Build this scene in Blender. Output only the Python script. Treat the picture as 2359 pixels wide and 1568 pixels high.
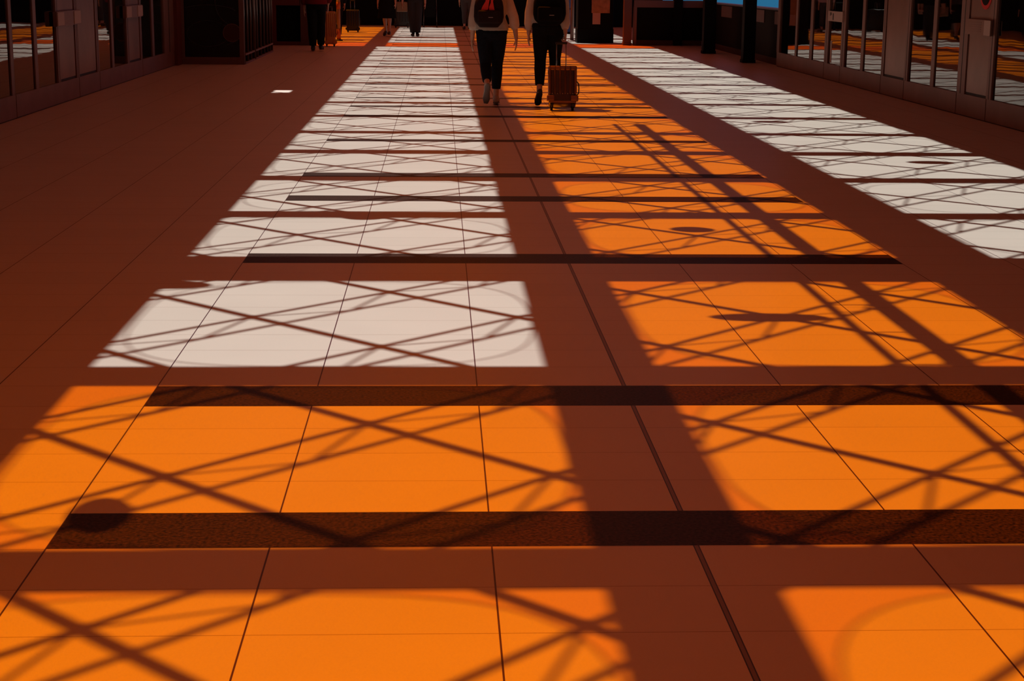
import bpy, bmesh, math, random
from mathutils import Vector, Matrix
random.seed(7)
PI = math.pi
SC = bpy.context.scene
COL = SC.collection
for o in list(bpy.data.objects):
    bpy.data.objects.remove(o)

# ------------------------------------------------------------------ camera
F, PITCH, YAW, ROLL, EYE = 3800.0, 0.216706867, 0.045002598, 0.009626927, 1.51
fw = Vector((math.sin(YAW)*math.cos(PITCH), math.cos(YAW)*math.cos(PITCH), -math.sin(PITCH)))
r0 = Vector((math.cos(YAW), -math.sin(YAW), 0)); u0 = r0.cross(fw)
rr = math.cos(ROLL)*r0 + math.sin(ROLL)*u0
uu = -math.sin(ROLL)*r0 + math.cos(ROLL)*u0
cam = bpy.data.cameras.new('camera'); cam.sensor_width = 36; cam.lens = F/2359*36
cam.clip_start = 0.05; cam.clip_end = 400
co = bpy.data.objects.new('camera', cam); COL.objects.link(co)
co.matrix_world = Matrix(((rr.x, uu.x, -fw.x, 0), (rr.y, uu.y, -fw.y, 0), (rr.z, uu.z, -fw.z, EYE), (0, 0, 0, 1)))
SC.camera = co

# ------------------------------------------------------------------ light
# a point at height z throws its shadow at (x + KX z, y + KY z): sun high, ahead and to the left
KX, KY = 0.363, -0.389
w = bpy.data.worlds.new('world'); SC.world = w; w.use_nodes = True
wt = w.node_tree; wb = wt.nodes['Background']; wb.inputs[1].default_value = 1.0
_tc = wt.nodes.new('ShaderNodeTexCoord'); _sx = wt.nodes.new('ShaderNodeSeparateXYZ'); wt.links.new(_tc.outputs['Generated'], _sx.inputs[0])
_cr = wt.nodes.new('ShaderNodeValToRGB'); wt.links.new(_sx.outputs[2], _cr.inputs[0])   # blue at the horizon; unseen red zenith added to redden the ambient light
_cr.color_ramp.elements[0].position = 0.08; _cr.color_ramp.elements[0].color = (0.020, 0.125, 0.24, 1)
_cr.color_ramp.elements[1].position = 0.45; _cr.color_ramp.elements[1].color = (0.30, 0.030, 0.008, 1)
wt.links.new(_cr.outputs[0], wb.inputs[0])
sl = bpy.data.lights.new('sun', 'SUN'); sl.energy = 6.8; sl.angle = math.radians(0.53); sl.color = (1.0, 0.93, 0.84)
so = bpy.data.objects.new('sun', sl); COL.objects.link(so)
so.rotation_euler = Vector((KX, KY, -1)).to_track_quat('-Z', 'Y').to_euler()
so.location = (-8, 12, 20)
SC.view_settings.view_transform = 'Standard'; SC.view_settings.look = 'None'
SC.view_settings.exposure = 0.0; SC.view_settings.gamma = 1; SC.view_settings.use_curve_mapping = False
cy = SC.cycles
cy.use_denoising = True; cy.max_bounces = 10; cy.diffuse_bounces = 5; cy.glossy_bounces = 4
cy.transparent_max_bounces = 12; cy.caustics_reflective = False; cy.caustics_refractive = False
cy.sample_clamp_indirect = 6

# ------------------------------------------------------------------ materials
def mat(name, col, rough=0.5, metal=0.0, ior=1.5, spec=0.5, bump=None, noise=None, trans=0.0, coat=0.0):
    m = bpy.data.materials.new(name); m.use_nodes = True
    nt = m.node_tree; b = nt.nodes['Principled BSDF']
    b.inputs['Base Color'].default_value = (*col, 1); b.inputs['Roughness'].default_value = rough
    b.inputs['Metallic'].default_value = metal; b.inputs['IOR'].default_value = ior
    b.inputs['Specular IOR Level'].default_value = spec; b.inputs['Coat Weight'].default_value = coat
    tc = nt.nodes.new('ShaderNodeTexCoord')
    if noise:                                   # (scale, amount)
        n = nt.nodes.new('ShaderNodeTexNoise'); n.inputs['Scale'].default_value = noise[0]; n.inputs['Detail'].default_value = 5
        nt.links.new(tc.outputs['Object'], n.inputs['Vector'])
        mp = nt.nodes.new('ShaderNodeMapRange'); mp.inputs['From Min'].default_value = 0.3; mp.inputs['From Max'].default_value = 0.7
        mp.inputs['To Min'].default_value = 1-noise[1]; mp.inputs['To Max'].default_value = 1+noise[1]
        nt.links.new(n.outputs['Fac'], mp.inputs['Value'])
        vm = nt.nodes.new('ShaderNodeVectorMath'); vm.operation = 'SCALE'; vm.inputs[0].default_value = col
        nt.links.new(mp.outputs['Result'], vm.inputs['Scale']); nt.links.new(vm.outputs[0], b.inputs['Base Color'])
    if bump:                                    # (scale, strength, distance)
        n = nt.nodes.new('ShaderNodeTexNoise'); n.inputs['Scale'].default_value = bump[0]; n.inputs['Detail'].default_value = 2
        nt.links.new(tc.outputs['Object'], n.inputs['Vector'])
        bp = nt.nodes.new('ShaderNodeBump'); bp.inputs['Strength'].default_value = bump[1]; bp.inputs['Distance'].default_value = bump[2]
        nt.links.new(n.outputs['Fac'], bp.inputs['Height']); nt.links.new(bp.outputs['Normal'], b.inputs['Normal'])
    if trans:
        t = nt.nodes.new('ShaderNodeBsdfTranslucent'); t.inputs['Color'].default_value = (*col, 1)
        mx = nt.nodes.new('ShaderNodeMixShader'); mx.inputs[0].default_value = trans
        out = nt.nodes['Material Output']
        nt.links.new(b.outputs[0], mx.inputs[1]); nt.links.new(t.outputs[0], mx.inputs[2]); nt.links.new(mx.outputs[0], out.inputs['Surface'])
    return m
def pane_mat(name, col, gloss=0.03, milk=0.06): # thin coloured glass: most light passes straight through, a little is scattered by its milkiness
    m = bpy.data.materials.new(name); m.use_nodes = True; nt = m.node_tree; nt.nodes.clear()
    out = nt.nodes.new('ShaderNodeOutputMaterial'); tr = nt.nodes.new('ShaderNodeBsdfTransparent'); tr.inputs[0].default_value = (*col, 1)
    gl = nt.nodes.new('ShaderNodeBsdfGlossy'); gl.inputs['Roughness'].default_value = 0.05
    mx = nt.nodes.new('ShaderNodeMixShader'); mx.inputs[0].default_value = gloss
    tl = nt.nodes.new('ShaderNodeBsdfTranslucent'); tl.inputs[0].default_value = (*col, 1); m2 = nt.nodes.new('ShaderNodeMixShader'); m2.inputs[0].default_value = milk
    nt.links.new(tr.outputs[0], m2.inputs[1]); nt.links.new(tl.outputs[0], m2.inputs[2])
    nt.links.new(m2.outputs[0], mx.inputs[1]); nt.links.new(gl.outputs[0], mx.inputs[2]); nt.links.new(mx.outputs[0], out.inputs['Surface'])
    return m
M = {}
M['granite'] = mat('black_granite', (0.032, 0.014, 0.011), 0.45, noise=(90, 1.0), spec=0.12)
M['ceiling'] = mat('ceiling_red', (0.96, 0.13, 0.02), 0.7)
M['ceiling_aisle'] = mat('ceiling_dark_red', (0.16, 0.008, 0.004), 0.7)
M['steel'] = mat('brushed_door_frame', (0.23, 0.125, 0.10), 0.45, 0.3, noise=(3, 0.12))
M['steel_panel'] = mat('door_panel', (0.25, 0.135, 0.10), 0.35, 0.35, noise=(2, 0.2))
M['gasket'] = mat('black_gasket', (0.01, 0.008, 0.008), 0.6)
M['door_glass'] = mat('dark_door_glass', (0.004, 0.003, 0.003), 0.015, ior=1.62, bump=(0.8, 0.13, 0.02))
M['plate'] = mat('pale_plate', (0.42, 0.30, 0.25), 0.5)
M['wall'] = mat('dark_wall', (0.05, 0.022, 0.018), 0.7)
M['wall_red'] = mat('dark_red_wall', (0.12, 0.02, 0.014), 0.7)
M['black'] = mat('near_black', (0.004, 0.004, 0.004), 0.6, spec=0.08)
M['rod'] = mat('painted_rod', (0.35, 0.30, 0.28), 0.5)
M['booth_glass'] = mat('booth_panel', (0.006, 0.007, 0.010), 0.2)
M['line'] = mat('etched_line', (0.05, 0.045, 0.05), 0.5)
M['disc'] = mat('amber_disc', (0.06, 0.022, 0.012), 0.6, spec=0.1)
M['slat'] = mat('dull_slat', (0.09, 0.07, 0.065), 0.3, 0.7)
M['amber_rim'] = mat('amber_rim', (0.16, 0.06, 0.03), 0.5)
M['column'] = mat('column_paint', (0.10, 0.05, 0.045), 0.6)
M['sole_dark'] = mat('dark_sole', (0.02, 0.015, 0.012), 0.7)
M['rail'] = mat('rail_mauve', (0.14, 0.08, 0.075), 0.5)
M['topcap'] = mat('parapet_cap', (0.35, 0.36, 0.42), 0.35, 0.5)
M['orange_paint'] = mat('orange_paint', (0.45, 0.11, 0.02), 0.5)
M['poster'] = mat('poster', (0.36, 0.17, 0.07), 0.6, noise=(9, 0.25))
M['paper'] = mat('paper', (0.50, 0.30, 0.22), 0.7)
M['blue'] = mat('blue_panel', (0.03, 0.09, 0.30), 0.5)
M['navy'] = mat('navy_denim', (0.008, 0.009, 0.014), 0.9, noise=(40, 0.3), spec=0.1)
M['blackcloth'] = mat('black_cloth', (0.007, 0.006, 0.006), 0.9, spec=0.1)
M['greycloth'] = mat('grey_cloth', (0.05, 0.05, 0.055), 0.85, spec=0.1)
M['jeans'] = mat('dark_jeans', (0.035, 0.033, 0.036), 0.85, spec=0.1)
M['redcloth'] = mat('maroon_cloth', (0.14, 0.01, 0.01), 0.85, spec=0.1)
M['cream'] = mat('cream_cotton', (0.74, 0.63, 0.54), 0.9, noise=(14, 0.12), trans=0.5, spec=0.1)
M['pink'] = mat('mauve_cotton', (0.42, 0.28, 0.30), 0.9, spec=0.1)
M['skin'] = mat('skin', (0.50, 0.26, 0.17), 0.55, noise=(20, 0.08))
M['hair_red'] = mat('auburn_hair', (0.40, 0.09, 0.03), 0.45, noise=(80, 0.4))
M['hair_dark'] = mat('dark_hair', (0.03, 0.015, 0.01), 0.45, noise=(80, 0.4))
M['sole'] = mat('shoe_sole', (0.16, 0.14, 0.13), 0.7)
M['shoe_grey'] = mat('pale_canvas', (0.45, 0.37, 0.33), 0.8)
M['shoe_black'] = mat('black_shoe', (0.012, 0.01, 0.01), 0.5)
M['pack'] = mat('maroon_pack', (0.014, 0.003, 0.003), 0.8, spec=0.2)
M['pack_black'] = mat('black_pack', (0.004, 0.003, 0.003), 0.8, spec=0.08)
M['red'] = mat('red_print', (0.60, 0.02, 0.015), 0.7)
M['tag'] = mat('grey_tag', (0.30, 0.26, 0.25), 0.5)
M['bronze'] = mat('bronze_shell', (0.20, 0.08, 0.034), 0.30, 0.45, coat=0.3)
M['case_dark'] = mat('dark_rib_groove', (0.035, 0.014, 0.008), 0.4)
M['case_black'] = mat('black_shell', (0.008, 0.007, 0.007), 0.4)
M['case_orange'] = mat('orange_shell', (0.55, 0.20, 0.04), 0.55)
M['rubber'] = mat('rubber', (0.01, 0.01, 0.01), 0.6)
M['chrome'] = mat('dull_metal', (0.45, 0.40, 0.38), 0.3, 0.8)
M['eye'] = mat('eye', (0.6, 0.6, 0.6), 0.2)
M['lip'] = mat('lip', (0.45, 0.12, 0.10), 0.5)
M['tan'] = mat('tan_canvas', (0.28, 0.18, 0.11), 0.8)
M['glass_clear'] = pane_mat('clear_glass', (0.62, 0.68, 0.67), milk=0.05)
M['flange_clear'] = pane_mat('clear_flange', (0.58, 0.63, 0.62), milk=0.05)
M['glass_orange'] = pane_mat('orange_glass', (1.0, 0.25, 0.000), milk=0.30)
M['flange_orange'] = pane_mat('orange_flange', (0.95, 0.19, 0.000), milk=0.30)
M['glass_red'] = pane_mat('red_orange_glass', (0.80, 0.10, 0.005))
M['flange_red'] = pane_mat('red_orange_flange', (0.75, 0.08, 0.004))

# pale stone floor with joints
JX = [-4.656, -4.056, -3.453, -2.85, -2.25, -1.65, -1.056, -0.458, 0.142, 1.299, 1.912, 2.53, 3.14, 3.75, 4.35, 4.96, 5.56]
EXPX = 0.700
def floor_material():
    m = bpy.data.materials.new('stone_floor'); m.use_nodes = True; nt = m.node_tree; N = nt.nodes; Lk = nt.links
    b = N['Principled BSDF']; tc = N.new('ShaderNodeTexCoord'); sp = N.new('ShaderNodeSeparateXYZ'); Lk.new(tc.outputs['Object'], sp.inputs[0])
    def math_(op, a, c=None, d=None):
        n = N.new('ShaderNodeMath'); n.operation = op
        for i, v in enumerate((a, c, d)):
            if v is None: continue
            if isinstance(v, (int, float)): n.inputs[i].default_value = v
            else: Lk.new(v, n.inputs[i])
        return n.outputs[0]
    X, Y = sp.outputs[0], sp.outputs[1]
    dist = None
    for jx in JX:                                # distance to the nearest long joint
        d = math_('ABSOLUTE', math_('SUBTRACT', X, jx))
        dist = d if dist is None else math_('MINIMUM', dist, d)
    longj = math_('LESS_THAN', dist, 0.0024)
    fy = math_('FRACT', math_('DIVIDE', math_('SUBTRACT', Y, 3.646-0.0012), 0.302))
    crossj = math_('LESS_THAN', fy, 0.0078)
    crossj = math_('MULTIPLY', crossj, math_('LESS_THAN', Y, 20.0))
    de = math_('ABSOLUTE', math_('SUBTRACT', X, EXPX))
    expo = math_('LESS_THAN', de, 0.0085); expi = math_('LESS_THAN', de, 0.0050)
    # per-tile tone: id from column and row
    ci = math_('FLOOR', math_('DIVIDE', math_('ADD', X, 4.656), 0.602)); ri = math_('FLOOR', math_('DIVIDE', math_('SUBTRACT', Y, 3.646), 0.302))
    cmb = N.new('ShaderNodeCombineXYZ'); Lk.new(ci, cmb.inputs[0]); Lk.new(ri, cmb.inputs[1])
    wn = N.new('ShaderNodeTexWhiteNoise'); wn.noise_dimensions = '2D'; Lk.new(cmb.outputs[0], wn.inputs['Vector'])
    n1 = N.new('ShaderNodeTexNoise'); n1.inputs['Scale'].default_value = 2.2; n1.inputs['Detail'].default_value = 6; Lk.new(tc.outputs['Object'], n1.inputs['Vector'])
    n2 = N.new('ShaderNodeTexNoise'); n2.inputs['Scale'].default_value = 160; n2.inputs['Detail'].default_value = 2; Lk.new(tc.outputs['Object'], n2.inputs['Vector'])
    tone = math_('ADD', math_('MULTIPLY', wn.outputs['Value'], 0.035), math_('MULTIPLY', n1.outputs['Fac'], 0.10))
    tone = math_('ADD', math_('ADD', tone, math_('MULTIPLY', n2.outputs['Fac'], 0.08)), 0.89)
    sc = N.new('ShaderNodeVectorMath'); sc.operation = 'SCALE'; sc.inputs[0].default_value = (0.60, 0.535, 0.50); Lk.new(tone, sc.inputs['Scale'])
    def mixc(f, a, bcol):
        n = N.new('ShaderNodeMix'); n.data_type = 'RGBA'; Lk.new(f, n.inputs[0])
        if isinstance(a, tuple): n.inputs[6].default_value = (*a, 1)
        else: Lk.new(a, n.inputs[6])
        if isinstance(bcol, tuple): n.inputs[7].default_value = (*bcol, 1)
        else: Lk.new(bcol, n.inputs[7])
        return n.outputs[2]
    c = mixc(crossj, sc.outputs[0], (0.22, 0.13, 0.11))
    c = mixc(longj, c, (0.07, 0.02, 0.03))
    c = mixc(expo, c, (0.02, 0.012, 0.01)); c = mixc(expi, c, (0.22, 0.14, 0.11))
    Lk.new(c, b.inputs['Base Color'])
    b.inputs['Roughness'].default_value = 0.40; b.inputs['Specular IOR Level'].default_value = 0.34
    return m
M['floor'] = floor_material()

# ------------------------------------------------------------------ helpers
def box(bm, x0, x1, y0, y1, z0, z1, mi=0):
    vs = [bm.verts.new(p) for p in ((x0,y0,z0),(x1,y0,z0),(x1,y1,z0),(x0,y1,z0),(x0,y0,z1),(x1,y0,z1),(x1,y1,z1),(x0,y1,z1))]
    for f in ((0,3,2,1),(4,5,6,7),(0,1,5,4),(1,2,6,5),(2,3,7,6),(3,0,4,7)):
        fc = bm.faces.new([vs[i] for i in f]); fc.material_index = mi
def bbox_bev(x0, x1, y0, y1, z0, z1, bev, seg=3):
    b = bmesh.new(); box(b, x0, x1, y0, y1, z0, z1)
    bmesh.ops.bevel(b, geom=list(b.edges), offset=bev, segments=seg, profile=0.6, affect='EDGES')
    return b
def merge(dst, src, mi=0):
    vm = {v: dst.verts.new(v.co) for v in src.verts}
    for f in src.faces:
        try:
            nf = dst.faces.new([vm[v] for v in f.verts]); nf.material_index = mi; nf.smooth = f.smooth
        except ValueError: pass
    src.free()
def basis(t, ref):
    a = ref - t*ref.dot(t)
    if a.length < 0.15:
        ref = Vector((0, 1, 0)); a = ref - t*ref.dot(t)
    a.normalize(); return a, t.cross(a).normalized()
def loft(bm, pts, rads, n=12, mi=0, ref=Vector((1, 0, 0)), cap=True, power=2.0):
    pts = [Vector(p) for p in pts]; rings = []
    for i, p in enumerate(pts):
        t = (pts[min(i+1, len(pts)-1)] - pts[max(i-1, 0)])
        if t.length < 1e-6: t = Vector((0, 0, 1))
        t.normalize(); a, b = basis(t, ref)
        rx, ry = rads[i] if isinstance(rads[i], tuple) else (rads[i], rads[i])
        ring = []
        for k in range(n):
            an = 2*PI*k/n; c, s = math.cos(an), math.sin(an)
            c2 = math.copysign(abs(c)**(2/power), c); s2 = math.copysign(abs(s)**(2/power), s)
            ring.append(bm.verts.new(p + a*rx*c2 + b*ry*s2))
        rings.append(ring)
    for i in range(len(rings)-1):
        for k in range(n):
            f = bm.faces.new((rings[i][k], rings[i][(k+1) % n], rings[i+1][(k+1) % n], rings[i+1][k])); f.smooth = True; f.material_index = mi
    if cap:
        f = bm.faces.new(list(reversed(rings[0]))); f.material_index = mi
        f = bm.faces.new(rings[-1]); f.material_index = mi
def ball(bm, c, r, n=10, mi=0):
    c = Vector(c); rx, ry, rz = r if isinstance(r, tuple) else (r, r, r)
    pts = []; rads = []
    for i in range(n+1):
        a = PI*i/n
        pts.append(c + Vector((0, 0, -rz*math.cos(a)))); s = max(math.sin(a), 0.02); rads.append((rx*s, ry*s))
    loft(bm, pts, rads, n=max(8, n+4), mi=mi)
def rod(bm, a, b, r, n=6, mi=0):
    loft(bm, [a, b], [r, r], n=n, mi=mi)
def put(name, bm, mats, parent=None, kind=None, label=None, cat=None, group=None, loc=None):
    bmesh.ops.recalc_face_normals(bm, faces=list(bm.faces))
    me = bpy.data.meshes.new(name); bm.to_mesh(me); bm.free()
    for m in (mats if isinstance(mats, (list, tuple)) else [mats]): me.materials.append(m)
    o = bpy.data.objects.new(name, me); COL.objects.link(o)
    if parent: o.parent = parent
    if kind: o['kind'] = kind
    if label: o['label'] = label
    if cat: o['category'] = cat
    if group: o['group'] = group
    if loc: o.location = loc
    return o
def empty(name, loc, label=None, cat=None, group=None, kind=None, rz=0):
    o = bpy.data.objects.new(name, None); COL.objects.link(o); o.location = loc; o.rotation_euler = (0, 0, rz)
    o.empty_display_size = 0.1
    if label: o['label'] = label
    if cat: o['category'] = cat
    if group: o['group'] = group
    if kind: o['kind'] = kind
    return o
def fuse(name, bm, mats, parent, voxel, it=3, **kw):    # one continuous surface out of overlapping volumes
    bmesh.ops.recalc_face_normals(bm, faces=list(bm.faces))
    me = bpy.data.meshes.new('tmp'); bm.to_mesh(me); bm.free()
    t = bpy.data.objects.new('tmp', me); COL.objects.link(t)
    r = t.modifiers.new('r', 'REMESH'); r.mode = 'VOXEL'; r.voxel_size = voxel; r.use_smooth_shade = True
    s = t.modifiers.new('s', 'SMOOTH'); s.factor = 0.5; s.iterations = it
    dg = bpy.context.evaluated_depsgraph_get(); dg.update()
    nm = bpy.data.meshes.new_from_object(t.evaluated_get(dg)); nm.name = name
    bpy.data.objects.remove(t); bpy.data.meshes.remove(me)
    nm.materials.clear()
    for m in (mats if isinstance(mats, (list, tuple)) else [mats]): nm.materials.append(m)
    for p in nm.polygons: p.material_index = 0; p.use_smooth = True
    o = bpy.data.objects.new(name, nm); COL.objects.link(o); o.parent = parent
    for k, v in kw.items(): o[k] = v
    return o

# ------------------------------------------------------------------ floor
BANDS = [(4.253, 4.553), (5.757, 6.055), (8.785, 9.10), (11.30, 11.585), (12.70, 12.97), (15.49, 15.72), (18.25, 18.51),
         (19.66, 19.88), (21.09, 21.27), (23.74, 23.96), (25.16, 25.34), (29.45, 29.70), (31.2, 31.4), (34.2, 34.45), (37.6, 37.9), (40.0, 40.3), (43.4, 43.7), (46.2, 46.5), (49.3, 49.6)]
bm = bmesh.new()
ys = sorted({-8.0, 54.0} | {v for b in BANDS for v in b})
xs = [-8.0, -1.056, 2.53, 7.0]
for i in range(len(ys)-1):
    isb = any(abs(ys[i]-b[0]) < 1e-6 for b in BANDS)
    for j in range(3):
        vs = [bm.verts.new((xs[a], ys[c], 0)) for a, c in ((j, i), (j+1, i), (j+1, i+1), (j, i+1))]
        f = bm.faces.new(vs); f.material_index = 1 if (isb and j == 1) else 0
bmesh.ops.remove_doubles(bm, verts=list(bm.verts), dist=1e-5)
ex = bmesh.ops.extrude_face_region(bm, geom=list(bm.faces))
bmesh.ops.translate(bm, verts=[v for v in ex['geom'] if isinstance(v, bmesh.types.BMVert)], vec=(0, 0, -0.1))
put('floor', bm, [M['floor'], M['granite']], kind='structure', label='pale stone tile floor with black granite bands crossing it')

# ------------------------------------------------------------------ roof: strips of skylights between opaque beams
ZR = 4.30
def rx(x, z=ZR): return x - KX*z
def ry(y, z=ZR): return y - KY*z
STRIPS = [('A', -1.37, 0.42), ('B', 0.86, 2.55), ('C', 3.10, 4.80)]
BARS = [(-3.6, .3), (-1.6, .3), (0.2, .3), (2.0, .3), (4.085, .31), (6.215, .31), (8.62, .74), (10.64, .28), (12.60, .29), (14.56, .31), (16.42, .25), (18.35, .27),
        (20.35, .25), (22.37, .2), (24.15, .24), (26.2, .26), (28.5, .36), (30.5, .28), (32.5, .28), (34.6, .3), (36.8, .26),
        (38.95, .26), (40.6, .25), (42.4, .7), (44.0, .2), (45.0, .25), (46.9, .25), (48.8, .25), (50.6, .25), (51.9, .4)]
bm = bmesh.new()
ya, yb = -8.2, 56.0
Y37 = 36.67
def slab(x0, x1, y0, y1, mi=0): box(bm, x0, x1, y0, y1, ZR-0.012, ZR+0.012, mi)
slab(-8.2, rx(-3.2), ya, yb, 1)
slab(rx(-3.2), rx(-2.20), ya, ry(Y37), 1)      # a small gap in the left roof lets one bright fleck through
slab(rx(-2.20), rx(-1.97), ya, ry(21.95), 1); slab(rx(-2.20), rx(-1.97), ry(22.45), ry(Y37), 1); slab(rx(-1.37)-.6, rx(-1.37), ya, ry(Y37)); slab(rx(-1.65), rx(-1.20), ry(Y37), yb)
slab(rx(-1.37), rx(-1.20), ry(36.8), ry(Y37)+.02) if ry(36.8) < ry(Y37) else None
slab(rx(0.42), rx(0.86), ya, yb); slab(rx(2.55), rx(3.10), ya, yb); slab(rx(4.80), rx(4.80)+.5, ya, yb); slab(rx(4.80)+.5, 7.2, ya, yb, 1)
wn_ = 0
def skylight(n, x0, x1, y0, y1, colour):
    """one skylight: flat flange round a blown oval dome"""
    b = bmesh.new(); X0, X1, Y0_, Y1_ = rx(x0), rx(x1), ry(y0), ry(y1)
    cx, cyy, hw, hd = (X0+X1)/2, (Y0_+Y1_)/2, (X1-X0)/2, (Y1_-Y0_)/2
    K = 48; rect = []; ov = []
    for k in range(K):
        a = 2*PI*k/K; c, s = math.cos(a), math.sin(a)
        q = 1/max(abs(c), abs(s)); rect.append(b.verts.new((cx+hw*c*q, cyy+hd*s*q, ZR)))
        e = 2/3.2; ov.append(b.verts.new((cx+hw*.985*math.copysign(abs(c)**e, c), cyy+hd*.985*math.copysign(abs(s)**e, s), ZR)))
    for k in range(K):
        f = b.faces.new((rect[k], rect[(k+1) % K], ov[(k+1) % K], ov[k])); f.material_index = 1
    o = put('window_%d' % n, b, [M['glass_'+colour], M['flange_'+colour]], kind='structure')
    b = bmesh.new(); prev = None
    for i, (s_, h) in enumerate(((1.0, 0.0), (.97, .06), (.90, .12), (.75, .17), (.5, .20), (.25, .215))):
        ring = [b.verts.new((cx+(v[0]-cx)*s_, cyy+(v[1]-cyy)*s_, ZR+h)) for v in [(cx+hw*.985*math.copysign(abs(math.cos(2*PI*k/K))**(2/3.2), math.cos(2*PI*k/K)), cyy+hd*.985*math.copysign(abs(math.sin(2*PI*k/K))**(2/3.2), math.sin(2*PI*k/K))) for k in range(K)]]
        if prev:
            for k in range(K):
                f = b.faces.new((prev[k], prev[(k+1) % K], ring[(k+1) % K], ring[k])); f.smooth = True
        prev = ring
    b.faces.new(prev)
    put('dome', b, M['glass_'+colour], parent=o)
    b = bmesh.new()                              # thin rim of the dome
    pts = [(cx+hw*.985*math.copysign(abs(math.cos(2*PI*k/K))**(2/3.2), math.cos(2*PI*k/K)), cyy+hd*.985*math.copysign(abs(math.sin(2*PI*k/K))**(2/3.2), math.sin(2*PI*k/K)), ZR+.02) for k in range(K)]
    for k in range(K): rod(b, pts[k], pts[(k+1) % K], 0.005, 4)
    put('rim', b, M['rod'], parent=o)
def row_colour(s, yc):
    if 36.9 < yc < 39: return 'red'
    if s == 'B': return 'orange'
    if s == 'L': return 'orange'
    if s == 'A': return 'orange' if yc < 6.3 else 'clear'
    return 'clear'
for (s, x0, x1) in STRIPS + [('L', -3.2, -1.65)]:
    for i, (c, wd) in enumerate(BARS):
        if s == 'L' and c < 36.5: continue
        xa = x0 if not (s == 'A' and c > 36.5) else -1.20
        slab(rx(xa), rx(x1), ry(c-wd/2), ry(c+wd/2))
        if i+1 < len(BARS):
            n0, n1 = c+wd/2, BARS[i+1][0]-BARS[i+1][1]/2
            wn_ += 1; skylight(wn_, xa, x1, n0, n1, row_colour(s, (n0+n1)/2))
    slab(rx(x0), rx(x1), ry(52.1), yb)
    if s != 'L': slab(rx(x0), rx(x1), ya, ry(-3.75))
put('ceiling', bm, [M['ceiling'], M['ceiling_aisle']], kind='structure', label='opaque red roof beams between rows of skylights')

# two layers of diagonal rods under the skylights, tied by thin braces
ZQ = 4.19; ZP = ZQ - 0.14/KX
P0 = (-0.847, 7.344); DX, DY = 0.600, 0.609
def to3(x, y, z): return (x - KX*z, y - KY*z, z)
def rods(z, off, sign, r, xlo=-4.4, xhi=8.6, ylo=-3.0, yhi=51.0):
    b = bmesh.new(); s = DY/DX
    for k in range(-60, 90):
        xb = P0[0] + 2*DX*k                      # where the line crosses y = P0.y
        pts = []
        for x in (xlo, xhi): pts.append((x, P0[1] + sign*s*(x-xb)))
        (xa, y1), (xc, y2) = pts
        lo, hi = sorted((y1, y2))
        if hi < ylo or lo > yhi: continue
        def xat(y): return xb + (y-P0[1])/(sign*s)
        a = [xlo, y1]; c = [xhi, y2]
        for p in (a, c):
            if p[1] < ylo: p[0] = xat(ylo); p[1] = ylo
            if p[1] > yhi: p[0] = xat(yhi); p[1] = yhi
        A = to3(a[0]+off[0], a[1]+off[1], z); B = to3(c[0]+off[0], c[1]+off[1], z)
        if abs(A[0]-B[0]) > .1: rod(b, A, B, r, 6)
    return b
QO = (0.14, -0.15)
b = rods(ZP, (0, 0), -1, 0.026); b2 = rods(ZP, (0, 0), 1, 0.018); merge(b, b2)
put('trim_1', b, M['rod'], kind='structure', label='lower layer of diagonal roof rods')
b = rods(ZQ, QO, -1, 0.024); b2 = rods(ZQ, QO, 1, 0.018); merge(b, b2)
put('trim_2', b, M['rod'], kind='structure', label='upper layer of diagonal roof rods')
b = bmesh.new()
for i in range(-8, 14):
    for j in range(-18, 46):
        if (i+j) % 2: continue
        X, Y = P0[0]+DX*i, P0[1]+DY*j
        if X < -4.2 or X > 8.2: continue
        n = to3(X, Y, ZP)
        m1 = to3(X+QO[0]-DX/2, Y+QO[1]-DY/2, ZQ); m2 = to3(X+QO[0]+DX/2, Y+QO[1]+DY/2, ZQ)
        rod(b, n, m1, 0.009, 4); rod(b, n, m2, 0.007, 4)
        ball(b, n, 0.040, 4)
put('trim_3', b, M['rod'], kind='structure', label='thin braces tying the two rod layers')
# two long service pipes under the middle strip
b = bmesh.new()
A = to3(1.80, 4.9, 3.6); B = to3(1.90, 14, 3.6)
rod(b, to3(1.85, -3, 3.62), to3(1.85, 17.5, 3.62), 0.026, 8)
put('trim_4', b, M['rod'], kind='structure', label='narrow service pipe under the middle skylights')
b = bmesh.new(); box(b, rx(2.055, 3.6), rx(2.165, 3.6), ry(-3, 3.6), ry(17.5, 3.6), 3.58, 3.62)
for y in range(0, 60): rod(b, to3(1.85, -2.9+y*0.62-.0, 3.62), to3(2.07, -2.9+y*0.62, 3.62), 0.008, 4) if -2.9+y*0.62 < 17 else None
put('trim_5', b, M['rod'], kind='structure', label='wide cable tray under the middle skylights')
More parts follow.
